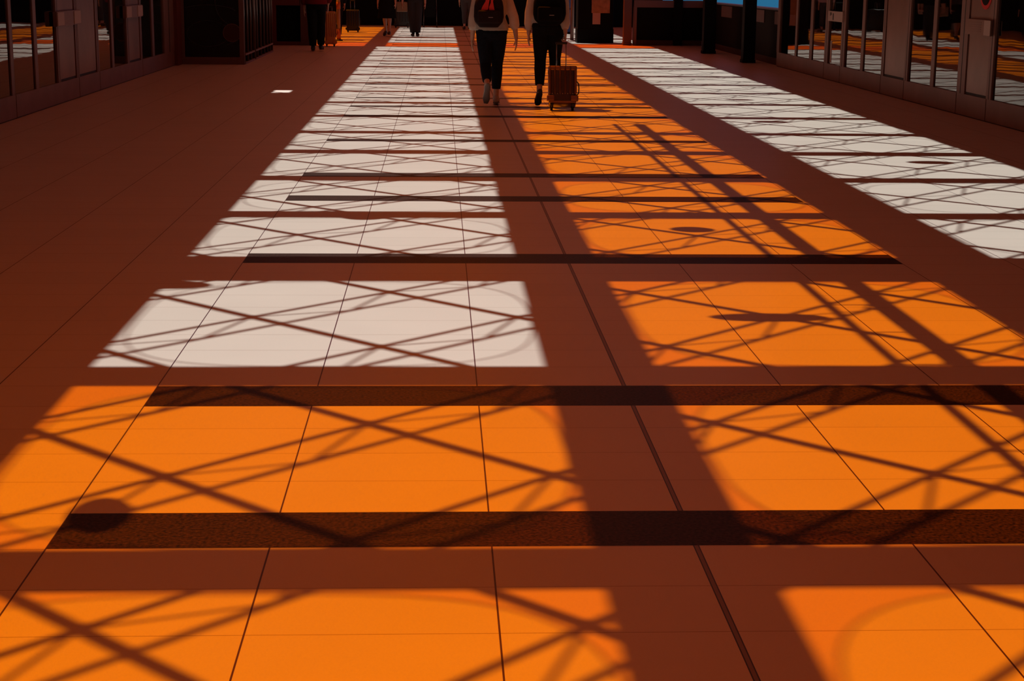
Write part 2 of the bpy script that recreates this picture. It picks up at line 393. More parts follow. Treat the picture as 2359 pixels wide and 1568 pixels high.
# round ceiling lamps fixed under the rods
LAMPS = [(1.56, 10.03, .13, .105), (1.51, 7.34, .27, .085), (4.19, 13.9, .20, .11), (-0.49, 10.5, .13, .09), (-1.34, 8.14, .20, .10), (-0.97, 4.54, .085, .15), (3.6, 17.9, .20, .11), (3.85, 21.2, .18, .10)]
LAMP_AT = ['oval shadow beyond the third granite band', 'long shadow just before the third granite band', 'oval shadow in the nearest right white patch',
    'notch in the second white patch', 'shadow in the nearest white patch corner', 'round shadow on the nearest granite band',
    'thin oval shadow second along the right strip', 'smallest oval shadow up the right strip']
for (x, y, r_, ext), at in zip(LAMPS, LAMP_AT):
    zz = 3.70; p = to3(x, y, zz)
    t = empty('ceiling_lamp', p, 'flat round ceiling lamp casting the ' + at, 'lamp', 'round lamps under the skylights')
    b = bmesh.new(); loft(b, [(0, 0, -.03), (0, 0, .03)], [(r_, ext), (r_, ext)], 24)
    put('housing', b, M['black'], t)
    b = bmesh.new(); rod(b, (0, 0, .03), (0, 0, ZP-zz), .012, 6); put('stem', b, M['rod'], t)

# ------------------------------------------------------------------ walls
def wallbox(name, *a, m='wall', label=None):
    b = bmesh.new(); box(b, *a); return put(name, b, M[m], kind='structure', label=label)
XR, XL = 6.03, -4.48
b = bmesh.new()
box(b, XR, XR+.3, -8.2, 15.9, 0, ZR-.02); box(b, XR, XR+.3, 15.9, 29.61, 2.35, ZR-.02); box(b, XR+.12, XR+.3, 15.9, 29.61, 0, 2.35)
put('wall_right', b, M['wall'], kind='structure')
b = bmesh.new()
box(b, XL-.3, XL, -8.2, 15.9, 0, ZR-.02); box(b, XL-.3, XL, 15.9, 28.4, 2.35, ZR-.02); box(b, XL-.3, XL-.12, 15.9, 28.4, 0, 2.35)
put('wall_left', b, M['wall'], kind='structure')
b = bmesh.new(); box(b, -4.78, 6.33, -8.4, -8.2, 0, ZR-.02); put('wall_back', b, M['wall'], kind='structure')
b = bmesh.new(); box(b, -8.2, 7.0, 52.6, 52.9, 0, ZR-.02); put('wall_front', b, M['black'], kind='structure', label='dark end of the hall')
b = bmesh.new(); box(b, -8.2, XL-.3, 28.4, 28.6, 0, ZR-.02); box(b, -8.4, -8.2, 28.4, 52.9, 0, ZR-.02); put('trim_6', b, M['wall'], kind='structure')

def doorset(n, side, y0, y1, cells, dark_left=True):
    """cells: (y0, y1, type) with g glass, m mullion, f frame, p solid panel; kick rail below"""
    X = XR if side > 0 else XL
    d = lambda v: X - side*v                     # metres into the hall
    root = empty('door_%d' % n, (X, y0, 0), kind='structure')
    def bx(b, a0, a1, yy0, yy1, z0, z1):
        xa, xb = sorted((d(a0)-X, d(a1)-X)); box(b, xa, xb, yy0-y0, yy1-y0, z0, z1)
    fr = bmesh.new(); gs = bmesh.new(); pn = bmesh.new(); gk = bmesh.new(); has_p = has_g = False
    bx(fr, 0.0, .022, y0+.012, y1-.012, .012, .25)
    bx(gk, -.06, .01, y0, y1, 0, .012); bx(gk, -.06, .015, y0, y0+.012, 0, 2.35)
    bx(fr, 0.0, .022, y0+.012, y1-.012, 2.2, 2.35)
    for a, c, k in cells:
        if k in 'mf':
            bx(fr, 0.0, .016 if k == 'm' else .024, a, c, .25, 2.2)
            bx(gk, .0, .026 if k == 'f' else .0, a+(c-a)*.48, a+(c-a)*.54, .25, 2.2) if k == 'f' and c-a > .1 else None
        if k == 'g': bx(gs, -.01, .002, a, c, .25, 2.2); has_g = True
        if k == 'p':
            bx(pn, .0, .014, a+.03, c-.03, .28, 2.17); bx(gk, -.02, .006, a, c, .25, 2.2); has_p = True
            bx(fr, .0, .018, a+.012, a+.03, .25, 2.2)
    put('frame', fr, M['steel'], root)
    put('gasket', gk, M['gasket'], root)
    if has_g: put('glass', gs, M['door_glass'], root)
    else: gs.free()
    if has_p: put('solid_panel', pn, M['steel_panel'], root)
    else: pn.free()
    return root, bx
R_ = [(15.9, 18.05, [(15.9, 17.9, 'g'), (17.9, 18.05, 'f')]),
      (18.05, 19.12, [(18.05, 18.83, 'p'), (18.83, 19.12, 'f')]),
      (19.12, 21.35, [(19.12, 20.08, 'g'), (20.08, 20.22, 'm'), (20.22, 21.2, 'g'), (21.2, 21.35, 'f')]),
      (21.35, 22.5, [(21.35, 22.37, 'p'), (22.37, 22.5, 'f')]),
      (22.5, 24.85, [(22.5, 23.52, 'g'), (23.52, 23.67, 'm'), (23.67, 24.61, 'g'), (24.61, 24.85, 'f')]),
      (24.85, 25.91, [(24.85, 25.68, 'g'), (25.68, 25.91, 'f')]),
      (25.91, 29.61, [(25.91, 26.82, 'g'), (26.82, 27.01, 'm'), (27.01, 27.99, 'g'), (27.99, 28.13, 'm'), (28.13, 29.42, 'g'), (29.42, 29.61, 'f')])]
n = 0
for y0, y1, cells in R_:
    n += 1; root, bx = doorset(n, 1, y0, y1, cells)
    if n == 2:                                   # service door with notice plate and oval sign
        b = bmesh.new(); bx(b, .014, .06, 17.98, 18.82, .93, 1.10); put('plate_box', b, M['steel_panel'], root)
        b = bmesh.new(); bx(b, .06, .068, 17.95, 18.16, .935, 1.095); put('paper_notice', b, M['plate'], root, label='pale paper notice')
        b = bmesh.new()
        for k in range(5): bx(b, .06, .063, 18.28, 18.28+.42-.07*(k % 2), .965+.025*k, .972+.025*k)
        put('notice_lines', b, M['steel'], root)
        b = bmesh.new(); loft(b, [(-.014, .25, 1.42), (-.020, .25, 1.42)], [(.21, .21), (.21, .21)], 32, ref=Vector((0, 1, 0))); put('round_sign_rim', b, M['red'], root)
        b = bmesh.new(); loft(b, [(-.020, .25, 1.42), (-.024, .25, 1.42)], [(.165, .165), (.165, .165)], 32, ref=Vector((0, 1, 0))); put('round_sign_face', b, M['black'], root)
    if n == 6:
        b = bmesh.new(); bx(b, .024, .05, 24.72, 25.66, .90, 1.05); put('notice_plate', b, M['plate'], root)
        b = bmesh.new(); bx(b, .05, .052, 25.28, 25.34, .92, 1.02); bx(b, .05, .052, 25.42, 25.46, .99, 1.03); bx(b, .05, .052, 25.48, 25.52, .98, 1.03); put('notice_mark', b, M['gasket'], root)
        b = bmesh.new(); bx(b, .002, .005, 25.50, 25.60, .27, .60); put('white_sticker', b, M['plate'], root)
L_ = [(15.9, 17.74, [(15.9, 17.62, 'g'), (17.62, 17.74, 'm')]),
      (17.74, 20.87, [(17.74, 18.67, 'g'), (18.67, 18.81, 'm'), (18.81, 19.74, 'g'), (19.74, 19.86, 'f'), (19.86, 20.74, 'p'), (20.74, 20.87, 'f')]),
      (20.87, 22.14, [(20.90, 21.98, 'p'), (21.98, 22.14, 'f')]),
      (22.14, 25.34, [(22.14, 23.04, 'g'), (23.04, 23.19, 'm'), (23.19, 24.13, 'g'), (24.13, 24.3, 'f'), (24.3, 25.2, 'p'), (25.2, 25.34, 'f')]),
      (25.34, 28.4, [(25.34, 26.29, 'g'), (26.29, 26.48, 'm'), (26.48, 27.39, 'g'), (27.39, 28.4, 'f')])]
for i, (y0, y1, cells) in enumerate(L_):
    n += 1; root, bx = doorset(n, -1, y0, y1, cells)
    if i == 1:
        b = bmesh.new(); bx(b, .024, .07, 19.60, 20.86, .90, 1.07); put('lock_box', b, M['steel'], root)
        b = bmesh.new(); bx(b, .07, .078, 19.62, 19.95, .91, 1.06); bx(b, .07, .078, 20.5, 20.86, .91, 1.06); put('lock_plate', b, M['plate'], root)
    if i == 3:
        b = bmesh.new(); bx(b, .024, .07, 23.9, 25.2, .89, 1.06); put('lock_box', b, M['steel'], root)
        b = bmesh.new(); bx(b, .07, .078, 23.92, 24.3, .90, 1.05); bx(b, .07, .078, 24.8, 25.2, .90, 1.05); put('lock_plate', b, M['plate'], root)

# dark red pier between the left doors and the booth
b = bmesh.new(); box(b, -4.78, -4.40, 28.40, 28.85, 0, ZR-.02); put('trim_7', b, M['wall_red'], kind='structure', label='dark red pier beside the left doors')

# booth with black front panel and slatted side
bt = empty('display_booth', (-3.85, 31.3, 0), 'black glass booth with vertical metal slats on its side, past the left doors', 'booth')
def rel(o, p): return Vector(p) - Vector(o.location)
def bxr(b, o, x0, x1, y0, y1, z0, z1, mi=0):
    l = o.location; box(b, x0-l.x, x1-l.x, y0-l.y, y1-l.y, z0-l.z, z1-l.z, mi)
b = bmesh.new(); bxr(b, bt, -4.38, -3.42, 28.90, 33.75, 0.0, 2.4); put('body', b, M['black'], bt)
b = bmesh.new(); bxr(b, bt, -4.34, -3.42, 28.86, 28.90, .13, 2.35); put('front_panel', b, M['booth_glass'], bt)
b = bmesh.new(); bxr(b, bt, -4.40, -3.34, 28.85, 28.905, 0, .125); bxr(b, bt, -4.40, -4.35, 28.85, 28.90, .125, 2.4); bxr(b, bt, -3.42, -3.34, 28.85, 28.93, .125, 2.4); bxr(b, bt, -4.4, -3.34, 28.85, 33.78, 2.36, 2.42)
put('front_frame', b, M['rail'], bt)
b = bmesh.new()                                  # etched curves on the panel
def curve(pts, r):
    l = bt.location
    q = [Vector(p)-l for p in pts]
    for a, c in zip(q, q[1:]): rod(b, a, c, r, 4)
def arc(cx_, cz, rx_, rz_, a0, a1, n_=18): return [(cx_+rx_*math.cos(math.radians(a0+(a1-a0)*i/n_)), 28.857, cz+rz_*math.sin(math.radians(a0+(a1-a0)*i/n_))) for i in range(n_+1)]
curve(arc(-3.95, .86, .5, .14, 20, 150), .004)
curve(arc(-3.95, .52, .36, .22, 30, 400), .003)
curve(arc(-3.40, 1.05, .42, .42, 165, 240), .005)
curve([(-3.40, 28.857, .60), (-3.52, 28.857, .66), (-3.66, 28.857, .70)], .004)
curve([(-3.70, 28.857, .30), (-3.52, 28.857, .38), (-3.44, 28.857, .46)], .004)
put('etched_curves', b, M['line'], bt)
b = bmesh.new(); l = bt.location; loft(b, [Vector((-3.545, 28.862, .535))-l, Vector((-3.545, 28.854, .535))-l], [(.15, .15)]*2, 32, ref=Vector((1, 0, 0))); put('round_emblem', b, M['disc'], bt)
b = bmesh.new(); pts = arc(-3.545, .535, .15, .15, 0, 360, 28); q = [Vector(p)-l for p in pts]
for a, c in zip(q, q[1:]): rod(b, a+Vector((0, -.004, 0)), c+Vector((0, -.004, 0)), .006, 4)
put('emblem_rim', b, M['amber_rim'], bt)
for k, y in enumerate((28.93, 29.45, 29.95, 30.45, 31.0, 31.6, 32.2, 32.8, 33.3, 33.7)):
    b = bmesh.new(); rod(b, Vector((-3.36, y, .02))-l, Vector((-3.36, y, 2.36))-l, .03 if k != 3 else .045, 10); put('slat', b, M['slat'], bt)
b = bmesh.new(); bxr(b, bt, -3.40, -3.33, 28.95, 33.76, .0, .035); bxr(b, bt, -3.40, -3.33, 28.95, 33.76, .15, .18); put('bottom_rail', b, M['steel'], bt)

# back-left: wall with dark opening and pale column
b = bmesh.new()
box(b, -8.2, -3.58, 37.0, 37.3, 0, ZR-.02); box(b, -3.58, -3.06, 37.0, 37.3, .86, ZR-.02); box(b, -3.58, -3.06, 37.02, 37.3, 0, .08)
put('wall_left_end', b, M['wall_red'], kind='structure', label='dark red wall across the left aisle')
b = bmesh.new(); box(b, -3.58, -3.06, 37.12, 37.2, .08, .86); put('window_90', b, M['black'], kind='structure', label='dark opening low in the red wall')
def col_thing(x0, x1, y0, y1, m, label, cap=False, z1=ZR-.02):
    c = empty('column', ((x0+x1)/2, (y0+y1)/2, 0), label, 'column')
    b = bbox_bev(-(x1-x0)/2, (x1-x0)/2, -(y1-y0)/2, (y1-y0)/2, 0.0, z1, .01, 2); put('shaft', b, M[m], c)
    b = bbox_bev(-(x1-x0)/2-.012, (x1-x0)/2+.012, -(y1-y0)/2-.012, (y1-y0)/2+.012, 0.0, .06, .004, 1); put('base', b, M[m], c)
    return c
col_thing(-3.05, -2.85, 37.0, 37.3, 'column', 'pale square column behind the man in the maroon top')
col_thing(4.23, 4.41, 38.4, 38.62, 'column', 'reddish square column right of the black kiosk')
col_thing(5.45, 5.70, 34.4, 34.65, 'black', 'black square column, farther of the two by the right parapet')
col_thing(5.61, 5.83, 30.7, 30.95, 'black', 'black square column beside the right hand doors')
# low wall facing the camera, right
lw = empty('low_partition', (5.2, 38.5, 0), 'low black partition with mauve rails between the reddish column and the parapet', 'partition')
b = bmesh.new(); bxr(b, lw, 4.52, 6.25, 38.50, 38.56, .10, .88); put('panel', b, M['black'], lw)
b = bmesh.new(); bxr(b, lw, 4.46, 6.25, 38.46, 38.58, .86, 1.02); put('top_rail', b, M['rail'], lw)
b = bmesh.new(); bxr(b, lw, 4.46, 6.05, 38.46, 38.58, 0, .12); put('bottom_rail', b, M['wall'], lw)
b = bmesh.new(); bxr(b, lw, 4.46, 4.53, 38.44, 38.60, 0, 1.02); put('post', b, M['rail'], lw)
b = bmesh.new(); bxr(b, lw, 5.38, 5.58, 38.40, 38.60, 0, 1.3); put('post', b, M['black'], lw)
# parapet along the right edge, open to the sky above
pp = empty('parapet', (6.15, 34, 0), 'dark parapet with pale metal coping along the right edge under the blue sky', 'wall')
b = bmesh.new(); bxr(b, pp, 6.10, 6.28, 29.62, 38.45, 0, .97); put('wall_body', b, M['black'], pp)
b = bmesh.new(); bxr(b, pp, 6.07, 6.31, 29.62, 38.4, .97, 1.0); put('coping', b, M['topcap'], pp)
for y0, y1 in ((29.7, 30.3), (31.3, 33.0), (34.8, 36.1)):
    b = bmesh.new(); bxr(b, pp, 6.085, 6.10, y0, y1, .72, .95); put('panel', b, M['rail'], pp)
b = bmesh.new(); bxr(b, pp, 6.085, 6.10, 29.7, 38.3, .0, .12); put('skirting', b, M['wall'], pp)
og = empty('barrier', (6.9, 33, 0), 'orange safety barrier beyond the right parapet', 'barrier')
b = bmesh.new(); bxr(b, og, 6.86, 6.92, 29.7, 31.6, .98, 1.06); put('board', b, M['orange_paint'], og)
for y in (29.9, 31.4):
    b = bmesh.new(); bxr(b, og, 6.87, 6.91, y, y+.05, 0, .98); put('post', b, M['black'], og)

# kiosk
ks = empty('kiosk', (3.69, 39.9, 0), 'tall black kiosk with an orange poster and a pale paper on its front', 'kiosk')
b = bbox_bev(-.42, .42, -.3, .3, 0, 2.2, .012, 2); put('cabinet', b, M['black'], ks)
b = bmesh.new(); box(b, -.43, .43, -.31, .31, 0, .33); put('plinth', b, M['black'], ks)
b = bmesh.new(); box(b, -.10, .33, -.312, -.302, .70, 1.25); put('poster', b, M['poster'], ks, label='orange poster')
b = bmesh.new(); box(b, -.075, .11, -.316, -.304, .44, .70); put('paper_sheet', b, M['paper'], ks, label='pale paper sheet')
b = bmesh.new(); rod(b, (0, 0, 0), (0, 0, 2.6), .045, 16); po = empty('pole', (3.245, 41, 0), 'thin brown pole just left of the black kiosk', 'pole'); put('shaft', b, M['steel'], po)
b = bmesh.new(); loft(b, [(0, 0, 0), (0, 0, .02)], [.11, .10], 20); put('foot', b, M['steel'], po)
bp = empty('blue_cabinet', (3.47, 46.2, 0), 'dark blue cabinet far behind the thin pole', 'cabinet')
b = bbox_bev(-.16, .16, -.2, .2, .05, 1.9, .01, 1); put('body', b, M['blue'], bp)
b = bmesh.new(); box(b, -.14, .14, -.19, .19, 0, .05); put('plinth', b, M['black'], bp)
b = bmesh.new(); box(b, -.162, .162, -.205, -.2, .66, .69); put('seam', b, M['black'], bp)

# ------------------------------------------------------------------ people
def chain_hand(b, wrist, side, curl=0.10, grip=False, s=1.0):
    w_ = Vector(wrist)
    pal = w_ + Vector((0, .01, -.085*s))
    loft(b, [w_, w_+Vector((0, .004, -.03*s)), pal], [(.018*s, .024*s), (.016*s, .036*s), (.013*s, .040*s)], 10, ref=Vector((1, 0, 0)))
    for k, (yo, L) in enumerate(((.027, .060), (.009, .068), (-.009, .063), (-.026, .050))):
        c = curl + .03*k + (.9 if grip else 0)
        p0 = w_ + Vector((0, .01+yo, -.080*s)); d = Vector((-side*math.sin(c), .05, -math.cos(c)))
        p1 = p0 + d*L*.5*s; c2 = c + (1.6 if grip else .22); d2 = Vector((-side*math.sin(c2), .05, -math.cos(c2))); p2 = p1 + d2*L*.5*s
        loft(b, [p0+Vector((0, 0, .015)), p0, p1, p2], [.0102*s, .0100*s, .0094*s, .0080*s], 8)
    t0 = w_ + Vector((-side*.004, .026, -.025*s)); t1 = t0 + Vector((-side*.012, .030, -.028*s)); t2 = t1 + Vector((-side*.012, .008, -.028*s))
    loft(b, [t0, t1, t2], [.012*s, .0105*s, .008*s], 8)
def person(name_label, x, y, rz, h, pose, wear, group=None, vox=.009):
    """standing or walking figure facing +Y locally; pose gives leg and arm angles in degrees"""
    root = empty('person', (x, y, 0), name_label, 'person', group, rz=rz)
    s = h/1.70; R = math.radians; J = {}
    hw = .088*s
    th, sh_ = .415*s, .405*s
    legs = {}
    zmin = 1e9
    for sd, key in ((-1, 'L'), (1, 'R')):
        a, k, ft = pose['leg'+key][:3]
        hip = Vector((sd*hw, 0, 0)); sp = pose.get('spread', .0)
        knee = hip + Vector((sd*sp*.4 - sd*.012*s, th*math.sin(R(a)), -th*math.cos(R(a))))
        ank = knee + Vector((sd*sp*.6 - sd*.006*s, sh_*math.sin(R(k)), -sh_*math.cos(R(k))))
        fd = Vector((sd*.08, math.cos(R(ft)), -math.sin(R(ft)))).normalized()
        up = Vector((0, math.sin(R(ft)), math.cos(R(ft))))
        ball_ = ank + fd*.135*s - up*.060*s; toe = ank + fd*.19*s - up*.062*s; heel = ank - fd*.055*s - up*.055*s
        legs[key] = [hip, knee, ank, heel, ball_, toe, fd, up]
        zmin = min(zmin, heel.z, ball_.z, toe.z)
    pz = -zmin + .024*s
    for k in legs: legs[k] = [v + Vector((0, 0, pz)) if i < 6 else v for i, v in enumerate(legs[k])]
    lean = pose.get('lean', .03)
    pel = Vector((0, 0, pz)); waist = pel + Vector((0, lean*.3, .13*s)); chest = pel + Vector((0, lean*.8-.0, .36*s)); neck = pel + Vector((0, lean, .52*s)); headc = pel + Vector((0, lean+.03, .68*s))
    shw = .165*s*wear.get('shoulder', 1)
    arms = {}
    for sd, key in ((-1, 'L'), (1, 'R')):
        out, fwd_, eo, ef = pose['arm'+key]
        shd = pel + Vector((sd*shw, lean*.9, .448*s))
        elb = shd + Vector((sd*math.sin(R(out)), math.sin(R(fwd_)), -math.cos(R(out))*math.cos(R(fwd_)))).normalized()*.305*s
        wri = elb + Vector((sd*math.sin(R(eo)), math.sin(R(ef)), -math.cos(R(eo))*math.cos(R(ef)))).normalized()*.265*s
        arms[key] = (shd, elb, wri)
    # ---- body, one continuous surface
    b = bmesh.new()
    loft(b, [pel+Vector((0, 0, -.08*s)), pel, waist, pel+Vector((0, lean*.6, .25*s)), chest, pel+Vector((0, lean*.9, .44*s)), neck],
         [(.13*s, .09*s), (.165*s, .105*s), (.125*s, .085*s), (.14*s, .095*s), (.16*s, .105*s), (.15*s, .085*s), (.06*s, .06*s)], 18)
    loft(b, [neck-Vector((0, 0, .03)), neck+Vector((0, .01, .06*s)), headc-Vector((0, 0, .05*s))], [.055*s, .052*s, .055*s], 12)
    ball(b, headc+Vector((0, -.005, .015*s)), (.074*s, .094*s, .105*s), 12)
    ball(b, headc+Vector((0, .03*s, -.06*s)), (.050*s, .055*s, .055*s), 8)          # jaw
    loft(b, [headc+Vector((0, .088*s, .01*s)), headc+Vector((0, .112*s, -.028*s)), headc+Vector((0, .090*s, -.036*s))], [.010*s, .014*s, .010*s], 8)   # nose
    for sd in (-1, 1): ball(b, headc+Vector((sd*.076*s, -.005, -.01*s)), (.012*s, .022*s, .034*s), 6)
    for sd, key in ((-1, 'L'), (1, 'R')):
        hip, kn, an, he, ba, to, fd, up = legs[key]
        loft(b, [hip+Vector((0, 0, .03)), hip+(kn-hip)*.35, kn, kn+(an-kn)*.3, kn+(an-kn)*.75, an], [.088*s, .078*s, .054*s, .056*s, .036*s, .034*s], 14)
        loft(b, [he+up*.02, an-up*.02, ba+up*.015, to], [(.030*s, .030*s), (.034*s, .038*s), (.040*s, .020*s), (.030*s, .014*s)], 12)
        sh2, el, wr = arms[key]
        loft(b, [sh2+Vector((-sd*.03, 0, .0)), sh2, sh2+(el-sh2)*.4, el, el+(wr-el)*.4, wr], [.045*s, .050*s, .043*s, .036*s, .036*s, .024*s], 12)
        chain_hand(b, wr, sd, grip=pose.get('grip') == key, s=s)
    fuse('body', b, M['skin'], root, vox, 3)
    # face details
    for sd in (-1, 1):
        b = bmesh.new(); ball(b, headc+Vector((sd*.030*s, .079*s, .012*s)), .0115*s, 6); put('eye', b, M['eye'], root)
    b = bmesh.new(); ball(b, headc+Vector((0, .083*s, -.066*s)), (.022*s, .008*s, .007*s), 6); put('mouth', b, M['lip'], root)
    # ---- hair
    b = bmesh.new()
    ball(b, headc+Vector((0, -.022*s, .035*s)), (.088*s, .098*s, .105*s), 12)
    L = wear.get('hair_len', .0)
    if L:
        loft(b, [headc+Vector((0, -.05*s, .03*s)), headc+Vector((0, -.075*s, -.10*s)), headc+Vector((0, -.10*s, -.10*s-L*.5)), headc+Vector((0, -.10*s, -.10*s-L))],
             [(.085*s, .060*s), (.080*s, .045*s), (.105*s, .030*s), (.07*s, .012*s)], 14)
        for sd in (-1, 1): loft(b, [headc+Vector((sd*.06*s, 0, .02)), headc+Vector((sd*.085*s, -.02, -.14*s)), headc+Vector((sd*.13*s, -.06, -.12*s-L*.8))], [.035*s, .032*s, .012*s], 8)
    fuse('hair', b, M[wear.get('hair', 'hair_dark')], root, .010, 2)
    # ---- trousers / skirt
    lower = wear['lower']
    if lower[0] == 'trousers':
        b = bmesh.new(); end = lower[2]; wd = lower[3] if len(lower) > 3 else 1.0
        loft(b, [pel+Vector((0, 0, -.10*s)), pel+Vector((0, -.012, -.02*s)), pel+Vector((0, -.01, .05*s)), waist], [(.16*s, .11*s), (.202*s, .135*s), (.186*s, .122*s), (.140*s, .10*s)], 20)
        for sd, key in ((-1, 'L'), (1, 'R')):
            hip, kn, an = legs[key][:3]; e = kn + (an-kn)*end
            loft(b, [hip+Vector((0, -.01, .02)), hip+(kn-hip)*.3+Vector((0, 0, 0)), hip+(kn-hip)*.7, kn, kn+(e-kn)*.4, e], [(.106*s, .115*s), .103*s, .086*s*wd**.5, .070*s*wd, .070*s*wd, .054*s*wd], 16)
        fuse('trousers', b, M[lower[1]], root, .009, 3)
    else:
        b = bmesh.new()
        loft(b, [pel+Vector((0, 0, -lower[2]*s)), pel+Vector((0, 0, -lower[2]*.5*s)), pel, waist], [(.25*s, .20*s), (.215*s, .16*s), (.185*s, .13*s), (.135*s, .10*s)], 24)
        fuse('skirt', b, M[lower[1]], root, .010, 2)
    # ---- top with sleeves
    upc = wear['upper']; loose = upc[2]; hem = upc[3]; sleeve = upc[4]
    b = bmesh.new()
    loft(b, [pel+Vector((0, 0, hem*s)), pel+Vector((0, 0, (hem+.07)*s)), waist+Vector((0, 0, .03)), pel+Vector((0, lean*.6, .27*s)), chest+Vector((0, 0, .02)), pel+Vector((0, lean*.9, .448*s)), pel+Vector((0, lean*.95, .490*s)), neck+Vector((0, 0, .0))],
         [(.185*s*loose, .130*s*loose), (.180*s*loose, .130*s*loose), (.150*s*loose, .112*s*loose), (.158*s*loose, .118*s*loose), (.178*s*loose, .120*s), (.172*s, .104*s), (.125*s, .085*s), (.064*s, .064*s)], 22)
    for sd, key in ((-1, 'L'), (1, 'R')):
        sh2, el, wr = arms[key]; e = el + (wr-el)*sleeve if sleeve > 0 else sh2+(el-sh2)*(1+sleeve)
        ps = [sh2+Vector((-sd*.05, 0, .0)), sh2, sh2+(el-sh2)*.5]; rs = [.055*s, .062*s*loose, .058*s*loose]
        if sleeve > 0: ps += [el, el+(e-el)*.7, e]; rs += [.056*s*loose, .056*s*loose, .036*s*loose]
        else: ps += [e]; rs += [.055*s*loose]
        loft(b, ps, rs, 14)
    fuse('top', b, M[upc[1]], root, .010, 3)
    # ---- shoes
    for key in 'LR':
        hip, kn, an, he, ba, to, fd, up = legs[key]
        sh3 = empty('shoe', (0, 0, 0)); sh3.parent = root
        b = bmesh.new()
        mid = (he+ba)/2
        loft(b, [he-fd*.012*s+up*.022*s, he+fd*.03*s+up*.032*s, mid+up*.030*s, ba+up*.022*s, to+fd*.005*s+up*.012*s], [(.026*s, .024*s), (.036*s, .040*s), (.038*s, .034*s), (.046*s, .026*s), (.030*s, .014*s)], 14)
        if wear['shoe'] != 'shoe_black' or wear.get('boots'): loft(b, [he+fd*.045*s+up*.02, an+up*.02], [.042*s, .040*s], 12)
        fuse('upper', b, M[wear['shoe']], sh3, .007, 2)
        b = bmesh.new()
        loft(b, [he-fd*.022*s-up*.006*s, he+fd*.02*s-up*.006*s, mid-up*.006*s, ba-up*.006*s, to+fd*.01*s-up*.002*s], [(.020*s, .010*s), (.036*s, .013*s), (.034*s, .012*s), (.048*s, .012*s), (.028*s, .008*s)], 12)
        fuse('sole', b, M['sole_dark' if wear['shoe'] == 'shoe_black' else 'sole'], sh3, .006, 1)
    return root, dict(pel=pel, waist=waist, chest=chest, neck=neck, head=headc, legs=legs, arms=arms, s=s)

def backpack(label, parent_pose, loc, rz, m, w_=.34, h_=.46, d_=.17, back=-.20, zlo=.07, tag=True, tilt=0):
    bz = parent_pose['pel'].z + zlo
    root = empty('backpack', (loc[0], loc[1], 0), label, 'backpack', rz=rz)
    b = bmesh.new()
    n_ = 8; pts = []; rads = []
    for i in range(n_+1):
        t = i/n_; k = (math.sin(PI*min(t+.10, 1-.06*t)))**.35 if 0 < t < 1 else .55
        pts.append((tilt*t, back+.02*math.sin(PI*t), bz+h_*t)); rads.append((w_/2*min(1, k+.04)*(1-.12*t), d_/2*k))
    loft(b, pts, rads, 28, power=3.2); fuse('bag', b, M[m], root, .009, 4)
    b = bbox_bev(-w_*.36, w_*.36, back-d_/2-.045, back-.02, bz+.05, bz+h_*.42, .03, 3); put('front_pocket', b, M[m], root)
    for sd in (-1, 1):
        b = bmesh.new(); s = parent_pose['s']
        loft(b, [(sd*.10, back+.07, bz+h_*.9), (sd*.125, -.02, parent_pose['pel'].z+.535*s), (sd*.13, .12, bz+h_*.75), (sd*.15, .13, bz+h_*.4), (sd*.15, back+.06, bz+.08)],
             [(.022, .006)]*5, 8); put('strap', b, M[m], root)
    if tag:
        b = bmesh.new(); box(b, -.01, .045, back-d_/2-.050, back-d_/2-.046, bz+.115, bz+.122); put('label_tag', b, M['tag'], root)
    return root, bz, back-d_/2

# near pair ---------------------------------------------------------
W1X, W1Y = 0.625, 20.1
w1, P1 = person('woman in loose cream blouse and cropped dark trousers walking away with a maroon backpack', W1X, W1Y+.0, 0, 1.66,
    dict(legL=(-8, -53, 64), legR=(7, -3, 0), armL=(11, -4, 3, 8), armR=(20, -2, 8, 4), spread=-.01, lean=.03),
    dict(lower=('trousers', 'navy', .74), upper=('top', 'cream', 1.13, -.0, .55), shoe='shoe_grey', hair='hair_dark', hair_len=.12), vox=.0065)
bk1, bz, yf = backpack('maroon backpack with a red print worn by the woman in the cream blouse', P1, (W1X-.04, W1Y), 0, 'pack', w_=.37, h_=.48, zlo=.045)
# red printed motif on the pack
b = bmesh.new()
for x0, x1, t0, t1 in ((-.055, -.005, .0, .0), (.055, .100, .0, .0)):
    pass
def poly(b, pts, y, th=.004):
    f = [b.verts.new((p[0], y, p[1])) for p in pts]; g = [b.verts.new((p[0], y+th, p[1])) for p in pts]
    b.faces.new(f); b.faces.new(list(reversed(g)))
    for i in range(len(f)): b.faces.new((f[i], f[(i+1) % len(f)], g[(i+1) % len(f)], g[i]))
Z = bz
poly(b, [(-.095, Z+.205), (-.035, Z+.190), (-.012, Z+.215), (.000, Z+.300), (.020, Z+.380), (-.025, Z+.380), (-.045, Z+.300), (-.075, Z+.250)], yf-.010)
poly(b, [(.005, Z+.185), (.075, Z+.180), (.060, Z+.215), (.045, Z+.300), (.060, Z+.380), (.015, Z+.380), (.020, Z+.290), (-.002, Z+.235)], yf-.010)
put('red_print', b, M['red'], bk1)

W2X, W2Y = 1.29, 19.87
w2, P2 = person('woman with auburn hair, cream sleeves and black trousers pulling the bronze suitcase', W2X, W2Y, 0, 1.68,
    dict(legL=(4, -24, 38), legR=(10, 2, 0), armL=(11, 2, 2, 6), armR=(5, -14, 1, -20), grip='R', lean=.02, spread=.035),
    dict(lower=('trousers', 'blackcloth', .80), upper=('top', 'cream', 1.08, .01, .80), shoe='shoe_black', boots=False, hair='hair_red', hair_len=.30), vox=.0065)
backpack('black backpack worn by the woman with auburn hair', P2, (W2X+.0, W2Y), 0, 'pack_black', w_=.40, h_=.52, zlo=-.0)

